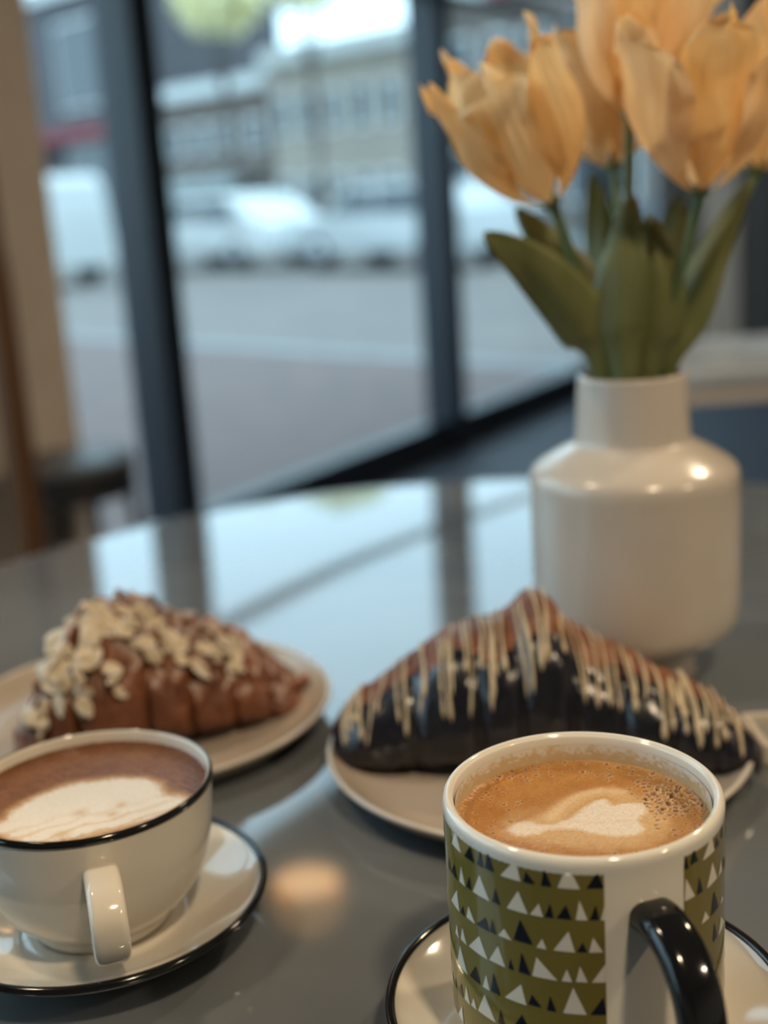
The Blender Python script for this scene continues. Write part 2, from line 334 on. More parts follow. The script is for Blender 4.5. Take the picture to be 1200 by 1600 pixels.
# round stool by the window
cx, cy = at(112, 716, .45)[:2]
r = empty('round_stool', (cx, cy, 0), 'dark round metal stool with grey seat beside the tan wall pier', 'stool')
mesh('seat', lathe([(0, .42), (.14, .42), (.155, .43), (.155, .445), (.145, .452), (0, .448)], 40, (cx, cy, 0)), mat('grey_seat_metal', (.10, .105, .11), .45, metal=.0), r, autosm=40)
mesh('apron_ring', lathe([(.135, .36), (.15, .36), (.15, .42), (.135, .42)], 40, (cx, cy, 0), closed=True), M_iron, r, autosm=40)
for a in range(4):
    q = math.radians(30+90*a); c_, s_ = math.cos(q), math.sin(q)
    mesh('leg', tube([(cx+.13*c_, cy+.13*s_, .42), (cx+.17*c_, cy+.17*s_, 0)], .013, 10, up=(0, 1, .1)), M_iron, r)
mesh('foot_ring', lathe([(.145+.008*math.cos(q), .16+.008*math.sin(q)) for q in np.linspace(0, 2*math.pi, 9)[:-1]], 32, (cx, cy, 0), closed=True), M_iron, r)
# wooden coat stand post at the edge of the view
px_, py_ = at(38, 1000, 0)[:2]
px_, py_ = aty(42, 800, 2.4)[:2]
r = empty('coat_stand', (px_, py_, 0), 'brown wooden coat stand post beside the round stool', 'coat stand')
mesh('post', lathe([(0, .02), (.03, .02), (.03, .9), (.024, 1.0), (.024, 1.7), (.03, 1.74), (0, 1.78)], 20, (px_, py_, 0)), mat('orange_brown_wood', (.12, .055, .018), .4, noise=(9, (.07, .03, .01), .35, .7, (1, 1, .1))), r, autosm=40)
mesh('foot', lathe([(0, 0), (.18, 0), (.18, .02), (.04, .05), (0, .05)], 32, (px_, py_, 0)), M_wood2, r, autosm=40)
for a in range(4):
    q = math.radians(45+90*a); mesh('hook', tube(smooth_path([(px_, py_, 1.6), (px_+.08*math.cos(q), py_+.08*math.sin(q), 1.62), (px_+.12*math.cos(q), py_+.12*math.sin(q), 1.7)], 8), .009, 8), M_wood2, r)

# ================================================================== crockery
M_cer = mat('cream_glaze', (.64, .59, .505), .09, .5, coat=.3, noise=(30, (.60, .55, .475), .4, .7))
M_blk = mat('black_glaze', (.006, .006, .007), .10, .5)
M_mugw = mat('white_glaze', (.66, .63, .56), .10, .5, coat=.2)
def saucer(c, R, label):
    r = empty('saucer', c, label, 'saucer', 'black rimmed cream saucers')
    prof = [(0, .006), (.024, .006), (.0265, .0075), (.030, .0075), (.034, .0068), (R*.72, .0105), (R*.92, .0165), (R*.985, .0198), (R, .0198), (R+.0008, .0188), (R*.985, .0165), (R*.9, .0125), (R*.7, .006), (.036, .0015), (.034, 0), (.03, 0), (.029, .002), (0, .002)]
    P = smooth_path(np.array([(a, b) for a, b in prof]), 90); P[0, 0] = P[-1, 0] = 0; P[:, 0] = np.maximum(P[:, 0], 0)
    mesh('dish', lathe([tuple(p) for p in P], 96, c), M_cer, r)
    mesh('rim_band', lathe([(R-.0005+.0017*math.cos(q), .0188+.0015*math.sin(q)) for q in np.linspace(0, 2*math.pi, 13)[:-1]], 96, c, closed=True), M_blk, r)
    return r
CUP = (-.1225, .4475); MUG = (.0570, .3625)
saucer((*CUP, TZ), .0655, 'cream saucer with black rim under the wide latte cup')
saucer((*MUG, TZ), .066, 'cream saucer with black rim under the triangle patterned mug')

def foam_mesh(name, c, R, n, colfn, hfn, m, parent):
    a = np.linspace(-R, R, n); rr = np.linspace(0, 1, n//2); th = np.linspace(0, 2*math.pi, n*2, endpoint=False)
    X = rr[:, None]*R*np.cos(th)[None]; Y = rr[:, None]*R*np.sin(th)[None]; P = np.c_[X.ravel(), Y.ravel()]+np.array(c[:2])
    rad = np.repeat(rr, len(th)); Z = c[2]+hfn(P, rad); cols = colfn(P, rad)
    k = len(th); F = [(i*k+j, i*k+(j+1) % k, (i+1)*k+(j+1) % k, (i+1)*k+j) for i in range(len(rr)-1) for j in range(k)]
    return mesh(name, (np.c_[P, Z], F), m, parent, cols=cols)
def mixc(a, b, t): return a*(1-t[:, None])+b*t[:, None]
# ---------------------------------------------------------------- wide latte cup
r = empty('latte_cup', (*CUP, TZ+.0075), 'wide cream latte cup with black rim and leaf foam art', 'cup')
hc = .0665; c0 = (*CUP, TZ)
outer = [(0, .0095), (.0225, .0095), (.0235, .0078), (.0265, .0078), (.0275, .0095), (.028, .0115), (.0345, .0175), (.0405, .0255), (.0447, .0355), (.0468, .046), (.0478, .056), (.0484, .0645)]
inner = [(.0481, .0662), (.0470, .0662), (.0462, .062), (.0456, .055), (.0444, .045), (.0415, .033), (.036, .0225), (.026, .0145), (.012, .0125), (0, .0122)]
P = smooth_path(outer+inner, 120); P[:, 0] = np.maximum(P[:, 0], 0); P[0, 0] = P[-1, 0] = 0
mesh('bowl', lathe([tuple(p) for p in P], 112, c0), M_cer, r)
mesh('rim_band', lathe([(.0484, .0640), (.04880, .0642), (.0489, .0656), (.0484, .0667), (.0476, .0668), (.0476, .0660)], 112, c0, closed=True), M_blk, r)
def phi_frame(c):
    e = -np.array(c); e /= np.linalg.norm(e); return e, np.array([-e[1], e[0]])
def pdir(c, ph):
    e, q = phi_frame(c); return e*math.cos(ph)+q*math.sin(ph)
def handle(c, ph, pts, w, th, rr, n=40, taper=None):
    d = pdir(c, ph); P = np.array([(c[0]+d[0]*a, c[1]+d[1]*a, b) for a, b in pts]); P = smooth_path(P, n)
    side = np.array([-d[1], d[0], 0]); T = np.gradient(P, axis=0); T /= np.linalg.norm(T, axis=1)[:, None]
    V = []; F = []; sec = rsec(w, th, rr); k = len(sec)
    for i in range(n):
        N = np.cross(side, T[i]); s = 1 if taper is None else taper(i/(n-1))
        for a, b in sec: V.append(P[i]+side*a*s+N*b*s)
    for i in range(n-1):
        for j in range(k): F.append((i*k+j, i*k+(j+1) % k, (i+1)*k+(j+1) % k, (i+1)*k+j))
    F += [tuple(range(k)), tuple(range((n-1)*k, n*k))]
    return np.array(V), F
z0 = TZ
mesh('handle', handle(CUP, math.radians(1.2), [(.045, z0+.0515), (.053, z0+.0535), (.0635, z0+.0525), (.0705, z0+.046), (.0705, z0+.037), (.064, z0+.029), (.053, z0+.024), (.041, z0+.0235)], .0128, .0060, .0027), M_cer, r)
# foam art: outline points taken on the drink surface
zc = TZ+.0615
def zoom4(p): return at(p[0]/3.4286, 1130+p[1]/3.4286, zc)[:2]
leaf = np.array([zoom4(p) for p in ((20, 520), (60, 470), (130, 425), (250, 370), (370, 330), (500, 308), (650, 293), (780, 298), (850, 325), (880, 385), (960, 385), (1000, 410), (950, 450), (850, 500), (700, 545), (560, 575), (400, 612), (250, 640), (120, 640), (20, 600), (-120, 580))])
blot = [(np.array(zoom4(p)), s) for p, s in (((430, 480), .0028), ((600, 487), .0024), ((650, 437), .0022), ((330, 600), .003), ((520, 600), .003))]
def cup_col(P, rad):
    q = P-np.array(CUP); d = sdf(P+.0012*np.c_[vnoise(P, 300, 1)-.5, vnoise(P, 300, 2)-.5], leaf)
    n1 = vnoise(P, 900, 3); n2 = vnoise(P, 250, 4); n3 = vnoise(P, 2500, 9)
    brown = mixc(np.array([.15, .054, .017]), np.array([.235, .092, .030]), n2*.7+n1*.3); dark = np.array([.085, .026, .009])
    brown = mixc(brown, np.broadcast_to(dark, brown.shape), sm(.72, .98, rad)*.8)
    tan = np.array([.50, .29, .13]); white = np.array([.76, .70, .62])
    c = mixc(brown, np.broadcast_to(tan, brown.shape), sm(.005, .0, d)*.9)
    c = mixc(c, np.broadcast_to(white, brown.shape), sm(.0012, -.0025, d+(n1-.5)*.002))
    # folds of the leaf: curved tan streaks near the front edge
    e, rr = phi_frame(CUP); a = q@e; b = q@rr
    st = np.sin((a*1.0+.25*b)*900+vnoise(P, 160, 5)*4); front = sm(.008, .03, a)
    c = mixc(c, np.broadcast_to(np.array([.62, .42, .24]), brown.shape), np.clip(st-.15, 0, 1)*front*.85)
    for o, s in blot: c = mixc(c, np.broadcast_to(np.array([.55, .36, .18]), brown.shape), np.exp(-((P-o)**2).sum(1)/s**2*(1))*.7)
    spk = (n3 > .86)*sm(.55, .8, rad); c = mixc(c, np.broadcast_to(np.array([.5, .3, .18]), brown.shape), spk*.35)
    return c*(.93+.14*n3[:, None])
def cup_h(P, rad): return .0006*sm(.93, 1, rad)+.00025*(vnoise(P, 1200, 6)-.5)-.0008*sm(.004, 0, np.abs(sdf(P, leaf)+.002))*0
M_foam = mat('coffee_foam', (.5, .3, .15), .35, .35, attr='Col', bump=(900, .25, .0005))
foam_mesh('latte', (*CUP, zc), .0463, 240, cup_col, cup_h, M_foam, r)['label'] = 'brown latte with a white leaf of milk foam'

# ---------------------------------------------------------------- patterned mug
r = empty('patterned_mug', (*MUG, TZ+.0075), 'olive mug with white and black triangles and black handle', 'mug')
MR = .0441; mz0 = TZ+.0072; mh = .0865; c1 = (*MUG, mz0)
outer = [(0, .003), (.031, .003), (.0325, 0), (.0355, 0), (.0385, .003), (.0425, .0085), (MR-.0003, .013), (MR, .017), (MR, .04), (MR, .06), (MR, .078), (MR+.0002, .0845)]
inner = [(MR-.0012, mh), (MR-.0026, mh-.0006), (MR-.0034, mh-.003), (MR-.0036, .07), (MR-.0036, .03), (MR-.0045, .013), (MR-.012, .0065), (.02, .006), (0, .006)]
P = smooth_path(outer+inner, 130); P[:, 0] = np.maximum(P[:, 0], 0); P[0, 0] = P[-1, 0] = 0
mesh('body', lathe([tuple(p) for p in P], 128, c1), M_mugw, r)
M_olive = mat('olive_print', (.155, .125, .028), .12, .5, coat=.2); M_tw = mat('white_print', (.62, .58, .50), .12, .5); M_tb = mat('navy_black_print', (.006, .009, .017), .12, .5)
eM, qM = phi_frame(MUG)
def cyl(ph, z, rad):
    ph = np.asarray(ph, float); d = np.cos(ph)[..., None]*eM+np.sin(ph)[..., None]*qM
    return np.concatenate([np.array(MUG)+rad*d, np.broadcast_to(np.asarray(z, float), ph.shape)[..., None]], -1)
G0, G1 = math.radians(7.5), math.radians(41)
pz0, pz1 = mz0+.0135, mz0+mh-.0042
PH, ZZ = np.meshgrid(np.linspace(G1, G0+2*math.pi, 150), np.linspace(pz0, pz1, 14), indexing='ij')
mesh('printed_band', grid(cyl(PH, ZZ, MR+.00015)), M_olive, r)
def hit(x, y):
    d = ray(x, y); o = CAM[:2]-np.array(MUG); a = d[:2]@d[:2]; b = o@d[:2]; c = o@o-MR*MR; D = b*b-a*c
    if D < 0: D = 0
    p = CAM+d*((-b-math.sqrt(D))/a); v = p[:2]-np.array(MUG); return math.atan2(v@qM, v@eM), p[2]
tw = []; tb = []
def tri(q, lst):
    B = []; n = 6
    for i in range(n+1):
        for j in range(n+1-i): B.append((1-(i+j)/n, i/n, j/n))
    idx = {}; k = 0
    for i in range(n+1):
        for j in range(n+1-i): idx[i, j] = k; k += 1
    F = []
    for i in range(n):
        for j in range(n-i):
            F.append((idx[i, j], idx[i+1, j], idx[i, j+1]))
            if i+j < n-1: F.append((idx[i+1, j], idx[i+1, j+1], idx[i, j+1]))
    Q = np.array(B)@np.array(q); z = np.clip(Q[:, 1], pz0, pz1); lst.append((cyl(Q[:, 0], z, MR+.0003), F))
ZL = {'w': '140,65,118,155,178,232;540,268,440,375,575,415;885,300,820,458,970,465;178,312,168,415,206,450;300,370,257,482,368,548;557,478,482,590,622,635;695,562,637,635,725,652;965,540,942,668,1022,677;1150,575,1108,672,1150,674;150,475,115,548,168,612;228,580,215,655,272,698;465,730,427,775,516,810;718,797,680,858,747,866;893,748,793,875,937,888;1057,790,1030,888,1125,890;150,705,142,765,165,790;187,725,178,805,216,838;300,780,230,850,355,935;425,845,367,938,472,990;680,920,652,1045,822,1078;882,1002,848,1080,918,1088;970,982,943,1085,1022,1090;1160,965,1048,1088,1163,1090;172,843,155,960,222,1035;345,1040,324,1120,370,1145;578,1103,470,1190,614,1242;925,1125,858,1295,1015,1305;120,1015,112,1065,130,1095;212,1108,204,1205,240,1240;262,1192,247,1245,284,1275;335,1170,292,1280,410,1357;185,1250,155,1335,200,1390',
      'b': '238,178,197,238,268,298;302,205,285,300,328,325;352,205,336,318,398,360;607,345,592,412,672,436;730,325,710,440,780,450;1085,350,1012,460,1132,458;98,255,92,320,108,345;132,300,112,355,155,402;233,380,213,445,248,480;405,458,385,545,438,576;770,560,735,650,795,660;875,572,815,660,915,668;1075,572,1035,670,1098,672;190,577,175,628,205,648;340,655,278,700,365,752;383,668,370,748,413,772;570,668,527,790,657,848;988,822,950,886,1018,888;1160,860,1140,885,1162,888;507,932,492,995,530,1008;580,888,562,1018,640,1040;275,982,235,1048,310,1105;393,1025,377,1150,440,1178;650,1170,625,1225,715,1268;770,1180,750,1278,812,1284;1125,1190,1040,1303,1165,1305;140,1060,132,1105,152,1130;178,1100,158,1145,195,1195;440,1270,425,1360,472,1385;585,1305,530,1390,640,1410'}
ZR = {'w': '815,180,757,360,835,295;645,480,617,635,705,605;822,370,785,545,852,480;878,360,860,465,886,430;775,700,750,785,800,745;885,598,875,650,893,625;878,735,862,850,900,780',
      'b': '645,310,628,430,665,405;695,262,676,400,728,352;850,205,838,285,868,250;885,110,880,220,893,190;735,470,720,598,760,560;900,330,890,420,907,385;832,565,812,732,865,668;836,775,825,908,855,870'}
for Z, ox, oy, lo, hi in ((ZL, 680, 1280, -9, G0), (ZR, 920, 1260, G1, 9)):
    for kc, lst in (('w', tw), ('b', tb)):
        for s in Z[kc].split(';'):
            v = [float(a) for a in s.split(',')]; q = [hit(ox+v[i]/4.286, oy+v[i+1]/4.286) for i in (0, 2, 4)]
            zb = (q[1][1]+q[2][1])/2; q = [(min(max(a, lo), hi), b) for a, b in (q[0], (q[1][0], zb), (q[2][0], zb))]; tri(q, lst)
rg = random.Random(3)                            # the pattern goes on round the side away from the window
for k in range(7):
    zb = pz1-.0105-k*.0108; ph = math.radians(84)
    while ph < math.radians(276) and zb > pz0:
        w = rg.uniform(.06, .2); h = rg.uniform(.004, .0085); ap = rg.uniform(.25, .75)
        tri([(ph+w*ap, zb+h), (ph, zb), (ph+w, zb)], tw if rg.random() < .5 else tb); ph += w+rg.uniform(.02, .12)
mesh('white_triangles', join(*tw), M_tw, r)['label'] = 'white printed triangles'
mesh('black_triangles', join(*tb), M_tb, r)['label'] = 'black printed triangles'
hz = mz0
mesh('handle', handle(MUG, math.radians(26), [(MR-.0015, hz+.0665), (MR+.006, hz+.0675), (MR+.0165, hz+.0640), (MR+.025, hz+.054), (MR+.0275, hz+.041), (MR+.024, hz+.028), (MR+.014, hz+.0185), (MR+.005, hz+.0155), (MR-.0015, hz+.0155)], .0142, .0092, .0042), M_blk, r)['label'] = 'glossy black loop handle'
# drink
ml = mz0+mh-.0105
def zoom1(p): return at(680+p[0]/2.609, 1130+p[1]/2.609, ml)[:2]
heart = np.array([zoom1(p) for p in ((300, 440), (320, 412), (380, 400), (430, 415), (500, 408), (560, 385), (600, 350), (650, 318), (695, 310), (722, 335), (780, 328), (845, 333), (862, 362), (832, 398), (855, 430), (830, 455), (760, 466), (650, 456), (560, 436), (460, 440), (400, 462), (330, 462))])
halo = np.array([zoom1(p) for p in ((250, 430), (330, 370), (430, 340), (520, 300), (600, 275), (720, 265), (830, 285), (900, 330), (960, 390), (950, 450), (860, 500), (700, 515), (520, 510), (380, 490), (290, 470))])
def round_poly(p): return smooth_path(np.concatenate([p[-2:], p, p[:2]]), (len(p)+3)*5+1)[5:-10]
heart = round_poly(heart); halo = round_poly(halo)
hot = np.array(zoom1((1000, 300)))
SW = [([np.array(zoom1(p)) for p in pl], ww, cl, st) for pl, ww, cl, st in (
    (((535, 388), (575, 352), (620, 322), (690, 300), (740, 318)), .0009, (.50, .27, .10), .75),
    (((470, 385), (520, 330), (590, 292), (680, 272), (760, 280)), .0022, (.70, .52, .32), .6),
    (((440, 430), (560, 405), (680, 412), (800, 398)), .0007, (.62, .47, .32), .5),
    (((350, 395), (440, 345), (530, 285), (640, 240), (760, 232), (900, 260)), .0024, (.36, .16, .045), .6))]
def mug_col(P, rad):
    w = np.c_[vnoise(P, 350, 11)-.5, vnoise(P, 350, 12)-.5]; d = sdf(P+.0004*w, heart); d2 = sdf(P+.003*w, halo)
    n1 = vnoise(P, 900, 13); n2 = vnoise(P, 220, 14); n3 = vnoise(P, 3000, 15); sh = P.shape[0]
    crema = mixc(np.array([.31, .135, .035]), np.array([.43, .215, .070]), n2*.6+n1*.4)
    c = mixc(crema, np.broadcast_to(np.array([.52, .335, .165]), crema.shape), sm(.004, -.006, d2))
    ring = np.exp(-((d2-.0035)/.003)**2)*.5; c = mixc(c, np.broadcast_to(np.array([.36, .16, .045]), crema.shape), ring*sm(.3, .7, n2+.2))
    c = mixc(c, np.broadcast_to(np.array([.66, .57, .47]), crema.shape), sm(.0011, -.0016, d+(n1-.5)*.0008))
    for ln, ww, cl, st in SW:
        dl = np.full(len(P), 1e9)
        for a_, b_ in zip(ln, ln[1:]):
            e_ = b_-a_; t_ = np.clip(((P-a_)@e_)/(e_@e_), 0, 1); dl = np.minimum(dl, np.linalg.norm(P-a_-t_[:, None]*e_, axis=1))
        c = mixc(c, np.broadcast_to(np.array(cl), crema.shape), np.exp(-(dl/ww)**2)*st)
    q = P-np.array(MUG); hd = np.exp(-((P-hot)**2).sum(1)/.011**2)
    c = mixc(c, np.broadcast_to(np.array([.20, .075, .018]), crema.shape), np.clip(hd*sm(.6, .9, rad)*1.4, 0, 1)*(.5+.5*n1))
    c = mixc(c, np.broadcast_to(np.array([.42, .26, .11]), crema.shape), sm(.955, 1, rad)*.7)
    n4 = vnoise(P, 1700, 17); return c*(.86+.16*n3[:, None]+.14*n4[:, None])
BUB = []; brg = np.random.default_rng(5)
while len(BUB) < 340:
    a = brg.uniform(0, 2*math.pi); rr = brg.uniform(.55, .985)*(MR-.0038); p = np.array(MUG)+rr*np.array([math.cos(a), math.sin(a)])
    hd = math.exp(-((p-hot)**2).sum()/.012**2); back = max(0, (p-np.array(MUG))@(-eM))/MR
    if brg.random() < .05+.95*hd+.35*back*(rr > .03): BUB.append((p, (brg.uniform(.0002, .00055)+.00055*hd*brg.random())*1.35))
def mug_h(P, rad):
    h = .0009*sm(.93, 1, rad)+.0003*(vnoise(P, 1300, 16)-.5)+.0004*sm(.002, -.002, sdf(P, heart))
    return h
def near(P, p, s):
    return np.nonzero((np.abs(P[:, 0]-p[0]) < 3.2*s) & (np.abs(P[:, 1]-p[1]) < 3.2*s))[0]
def mug_col2(P, rad):
    c = mug_col(P, rad)
    for p, s in BUB:
        i = near(P, p, s); e = ((P[i]-p)**2).sum(1)/s**2; w = (np.exp(-e*e*.8)*.8)[:, None]; c[i] = c[i]*(1-w)+np.array([.16, .06, .016])*w
        w = (np.exp(-(np.sqrt(e)-1.35)**2*9)*.35)[:, None]; c[i] = c[i]*(1-w)+np.array([.62, .42, .22])*w
    return c
def mug_h2(P, rad):
    h = mug_h(P, rad)
    for p, s in BUB: i = near(P, p, s); e = ((P[i]-p)**2).sum(1)/s**2; h[i] += .6*s*(np.exp(-(np.sqrt(e)-1.2)**2*6)*.6-np.exp(-e*1.2))
    return h
M_foam2 = mat('cappuccino_foam', (.5, .3, .15), .3, .4, attr='Col', bump=(1500, .3, .0004))
foam_mesh('cappuccino', (*MUG, ml), MR-.0036, 440, mug_col2, mug_h2, M_foam2, r)['label'] = 'golden crema with a white foam heart'
# dried foam ring on the inner wall above the drink
TH, ZZ = np.meshgrid(np.linspace(0, 2*math.pi, 260), np.linspace(ml-.0005, ml+.0068, 22), indexing='ij')
V2 = np.stack([MUG[0]+(MR-.00375)*np.cos(TH), MUG[1]+(MR-.00375)*np.sin(TH), ZZ], -1)
q = np.c_[TH.ravel()*MR, ZZ.ravel()]; hh = (ZZ.ravel()-ml)/.0068
res = vnoise(q+5, 900, 21)*.5+vnoise(q+5, 300, 22)*.35+vnoise(q+5, 2500, 23)*.3; am = sm(.12, .5, res-hh*.62+.18)
cc = mixc(np.broadcast_to(np.array([.66, .62, .55]), (len(q), 3)), np.broadcast_to(np.array([.50, .36, .18]), (len(q), 3)), am*.85)
mesh('foam_ring', grid(V2), mat('foam_residue', (.6, .5, .4), .3, .4, attr='Col'), r, cols=cc)

# ---------------------------------------------------------------- plates
M_plate = mat('taupe_plate_glaze', (.43, .365, .305), .22, .5, noise=(12, (.37, .31, .255), .4, .65)); M_prim = mat('pale_plate_rim', (.52, .47, .41), .2)
def plate(c, R, label):
    r = empty('pastry_plate', c, label, 'plate', 'taupe pastry plates')
    prof = [(0, .005), (R*.4, .005), (R*.7, .0055), (R*.86, .008), (R*.96, .0135), (R*.99, .0158), (R, .016), (R+.0005, .015), (R*.97, .011), (R*.86, .004), (R*.6, .0012), (R*.56, 0), (R*.53, 0), (R*.5, .0018), (0, .0018)]
    P = smooth_path(prof, 80); P[:, 0] = np.maximum(P[:, 0], 0); P[0, 0] = P[-1, 0] = 0
    mesh('dish', lathe([tuple(p) for p in P], 96, c), M_plate, r)
    mesh('rim_edge', lathe([(R-.0006+.0014*math.cos(q), .0153+.0013*math.sin(q)) for q in np.linspace(0, 2*math.pi, 11)[:-1]], 96, c, closed=True), M_prim, r)
PL1 = (.068, .570, TZ); PL2 = (-.1414, .6492, TZ)
plate(PL1, .103, 'taupe plate under the chocolate drizzled croissant'); plate(PL2, .105, 'taupe plate under the almond croissant')
# narrow dish at the edge of the picture
r = empty('narrow_dish', (.235, .5755, TZ), 'narrow beige dish with grey inside beside the chocolate croissant plate', 'dish')
mesh('bottom', bbox(.178, .30, .5585, .5925, TZ, TZ+.004, .0015), mat('dish_grey', (.2, .21, .2), .4), r, smooth=False)
for a in ((.176, .302, .556, .560), (.176, .302, .591, .595)): mesh('side', bbox(*a, TZ, TZ+.011, .0015), M_prim, r, smooth=False)
for a in ((.176, .180, .560, .591), (.298, .302, .560, .591)): mesh('end', bbox(*a, TZ, TZ+.011, .0015), M_prim, r, smooth=False)

# ================================================================== croissants
def plate_h(P, c, R):
    q = np.linalg.norm(P[..., :2]-np.array(c[:2]), axis=-1)/R
    return c[2]+np.interp(q, [0, .4, .7, .86, .96, 1.0, 1.012, 1.013], [.0054, .0054, .0060, .0086, .0142, .0172, .0172, 0])
class Loaf:
    """pastry body: stations u -> spine point, height, front and back half depth"""
    def __init__(s, sil, Yf, zb, wf, wb, seg, amp):
        pts = np.array([aty(x, y, Yf(x)) for x, y in sil]); s.n = len(pts); s.P = pts; s.zb = zb; s.wf = wf; s.wb = wb; s.seg = seg; s.amp = amp
        d = np.r_[0, np.cumsum(np.linalg.norm(np.diff(pts[:, :2], axis=0), axis=1))]; s.ud = d/d[-1]
    def S(s, u, a, off=0.0):
        u = np.asarray(u, float); a = np.asarray(a, float)
        x = np.interp(u, s.ud, s.P[:, 0]); y = np.interp(u, s.ud, s.P[:, 1]); zt = np.interp(u, s.ud, s.P[:, 2])
        h = np.maximum(zt-s.zb, .004); e = np.sqrt(np.clip(1-(2*u-1)**2, 0, 1))
        saw = np.zeros_like(u)
        for c in s.seg: saw = saw+np.exp(-((u-c)/.012)**2)
        g = 1-s.amp*saw*(.6+.4*np.cos(a*2))
        sa, ca = np.sin(a), np.cos(a); w = np.where(ca > 0, s.wf(u), s.wb(u))*g
        yy = -np.sign(ca)*np.abs(ca)**.92*w; mid = .40*h
        z = np.where(sa > 0, mid+(h-mid)*np.abs(sa)**.95*(1-s.amp*.5*saw*(np.abs(ca))), mid*(1-np.abs(sa)**.8))
        p = np.stack([x+0*a, y+yy, s.zb+z], -1)
        if np.ndim(off) or off:
            nrm = np.stack([0*a, -ca/np.maximum(w, .004), sa/np.maximum(h*.5, .004)], -1); nrm /= np.linalg.norm(nrm, axis=-1)[..., None]+1e-9
            p = p+nrm*np.asarray(off)[..., None]
        return p
    def body(s, nu=110, na=56, bump=.0):
        U, A = np.meshgrid(np.linspace(0, 1, nu), np.linspace(-math.pi, math.pi, na, endpoint=False), indexing='ij')
        V = s.S(U, A); q = np.c_[U.ravel()*4, A.ravel()*.6]
        V = V+(bump*(vnoise(q+9, 9, 31)-.5)+bump*.6*(vnoise(q+9, 26, 32)-.5)).reshape(U.shape)[..., None]*np.array([0, -.5, 1.])*np.clip(np.sin(A)+.4, 0, 1)[..., None]
        V[..., 2] = np.maximum(V[..., 2], plate_h(V, s.pl, s.plr)); k = na
        F = [(i*k+j, i*k+(j+1) % k, (i+1)*k+(j+1) % k, (i+1)*k+j) for i in range(nu-1) for j in range(na)]
        F += [tuple(range(k)), tuple(range((nu-1)*k, nu*k))]
        return V.reshape(-1, 3), F
def wprof(W, p=.62, lo=.006): return lambda u: lo+W*np.clip(4*u*(1-u), 0, 1)**p
def pastry_mat(name, a, b, sugar):
    m = mat(name, a, .45, .4, noise=(55, b, .35, .68), bump=(160, .5, .0015)); nt = m.node_tree; bs = nt.nodes['Principled BSDF']
    src = bs.inputs['Base Color'].links[0].from_socket
    tc = nt.nodes.new('ShaderNodeTexCoord'); mp = nt.nodes.new('ShaderNodeMapping'); mp.inputs['Scale'].default_value = (60, 260, 260); mp.inputs['Rotation'].default_value = (0, 0, .5)
    w = nt.nodes.new('ShaderNodeTexNoise'); w.inputs['Scale'].default_value = 1.0; w.inputs['Detail'].default_value = 3
    nt.links.new(tc.outputs['Object'], mp.inputs[0]); nt.links.new(mp.outputs[0], w.inputs['Vector'])
    mr = nt.nodes.new('ShaderNodeMapRange'); mr.inputs['From Min'].default_value = .42; mr.inputs['From Max'].default_value = .62; nt.links.new(w.outputs['Fac'], mr.inputs['Value'])
    mx = nt.nodes.new('ShaderNodeMix'); mx.data_type = 'RGBA'; mx.inputs['B'].default_value = (a[0]*.45, a[1]*.4, a[2]*.4, 1)
    ml_ = nt.nodes.new('ShaderNodeMath'); ml_.operation = 'MULTIPLY'; ml_.inputs[1].default_value = .7; nt.links.new(mr.outputs[0], ml_.inputs[0])
    nt.links.new(ml_.outputs[0], mx.inputs['Factor']); nt.links.new(src, mx.inputs['A']); out = mx.outputs['Result']
    if sugar:                                    # dusting of icing sugar lying on upward faces
        g = nt.nodes.new('ShaderNodeNewGeometry'); sp = nt.nodes.new('ShaderNodeSeparateXYZ'); nt.links.new(g.outputs['Normal'], sp.inputs[0])
        n = nt.nodes.new('ShaderNodeTexNoise'); n.inputs['Scale'].default_value = 70; n.inputs['Detail'].default_value = 7; nt.links.new(tc.outputs['Object'], n.inputs['Vector'])
        ad = nt.nodes.new('ShaderNodeMath'); ad.operation = 'MULTIPLY_ADD'; ad.inputs[1].default_value = .55; nt.links.new(sp.outputs['Z'], ad.inputs[0]); nt.links.new(n.outputs['Fac'], ad.inputs[2])
        m2 = nt.nodes.new('ShaderNodeMapRange'); m2.inputs['From Min'].default_value = .82; m2.inputs['From Max'].default_value = 1.2; m2.inputs['To Max'].default_value = sugar; nt.links.new(ad.outputs[0], m2.inputs['Value'])
        m3 = nt.nodes.new('ShaderNodeMix'); m3.data_type = 'RGBA'; m3.inputs['B'].default_value = (.62, .55, .5, 1); nt.links.new(m2.outputs[0], m3.inputs['Factor']); nt.links.new(out, m3.inputs['A']); out = m3.outputs['Result']
    nt.links.new(out, bs.inputs['Base Color']); return m
M_past = pastry_mat('baked_pastry', (.24, .085, .035), (.15, .05, .022), 0); M_alm = pastry_mat('almond_pastry', (.24, .088, .040), (.11, .038, .020), .85)
M_choc = mat('dark_chocolate', (.009, .009, .015), .24, .5, bump=(90, .25, .002)); M_driz = mat('white_chocolate', (.52, .42, .28), .35)
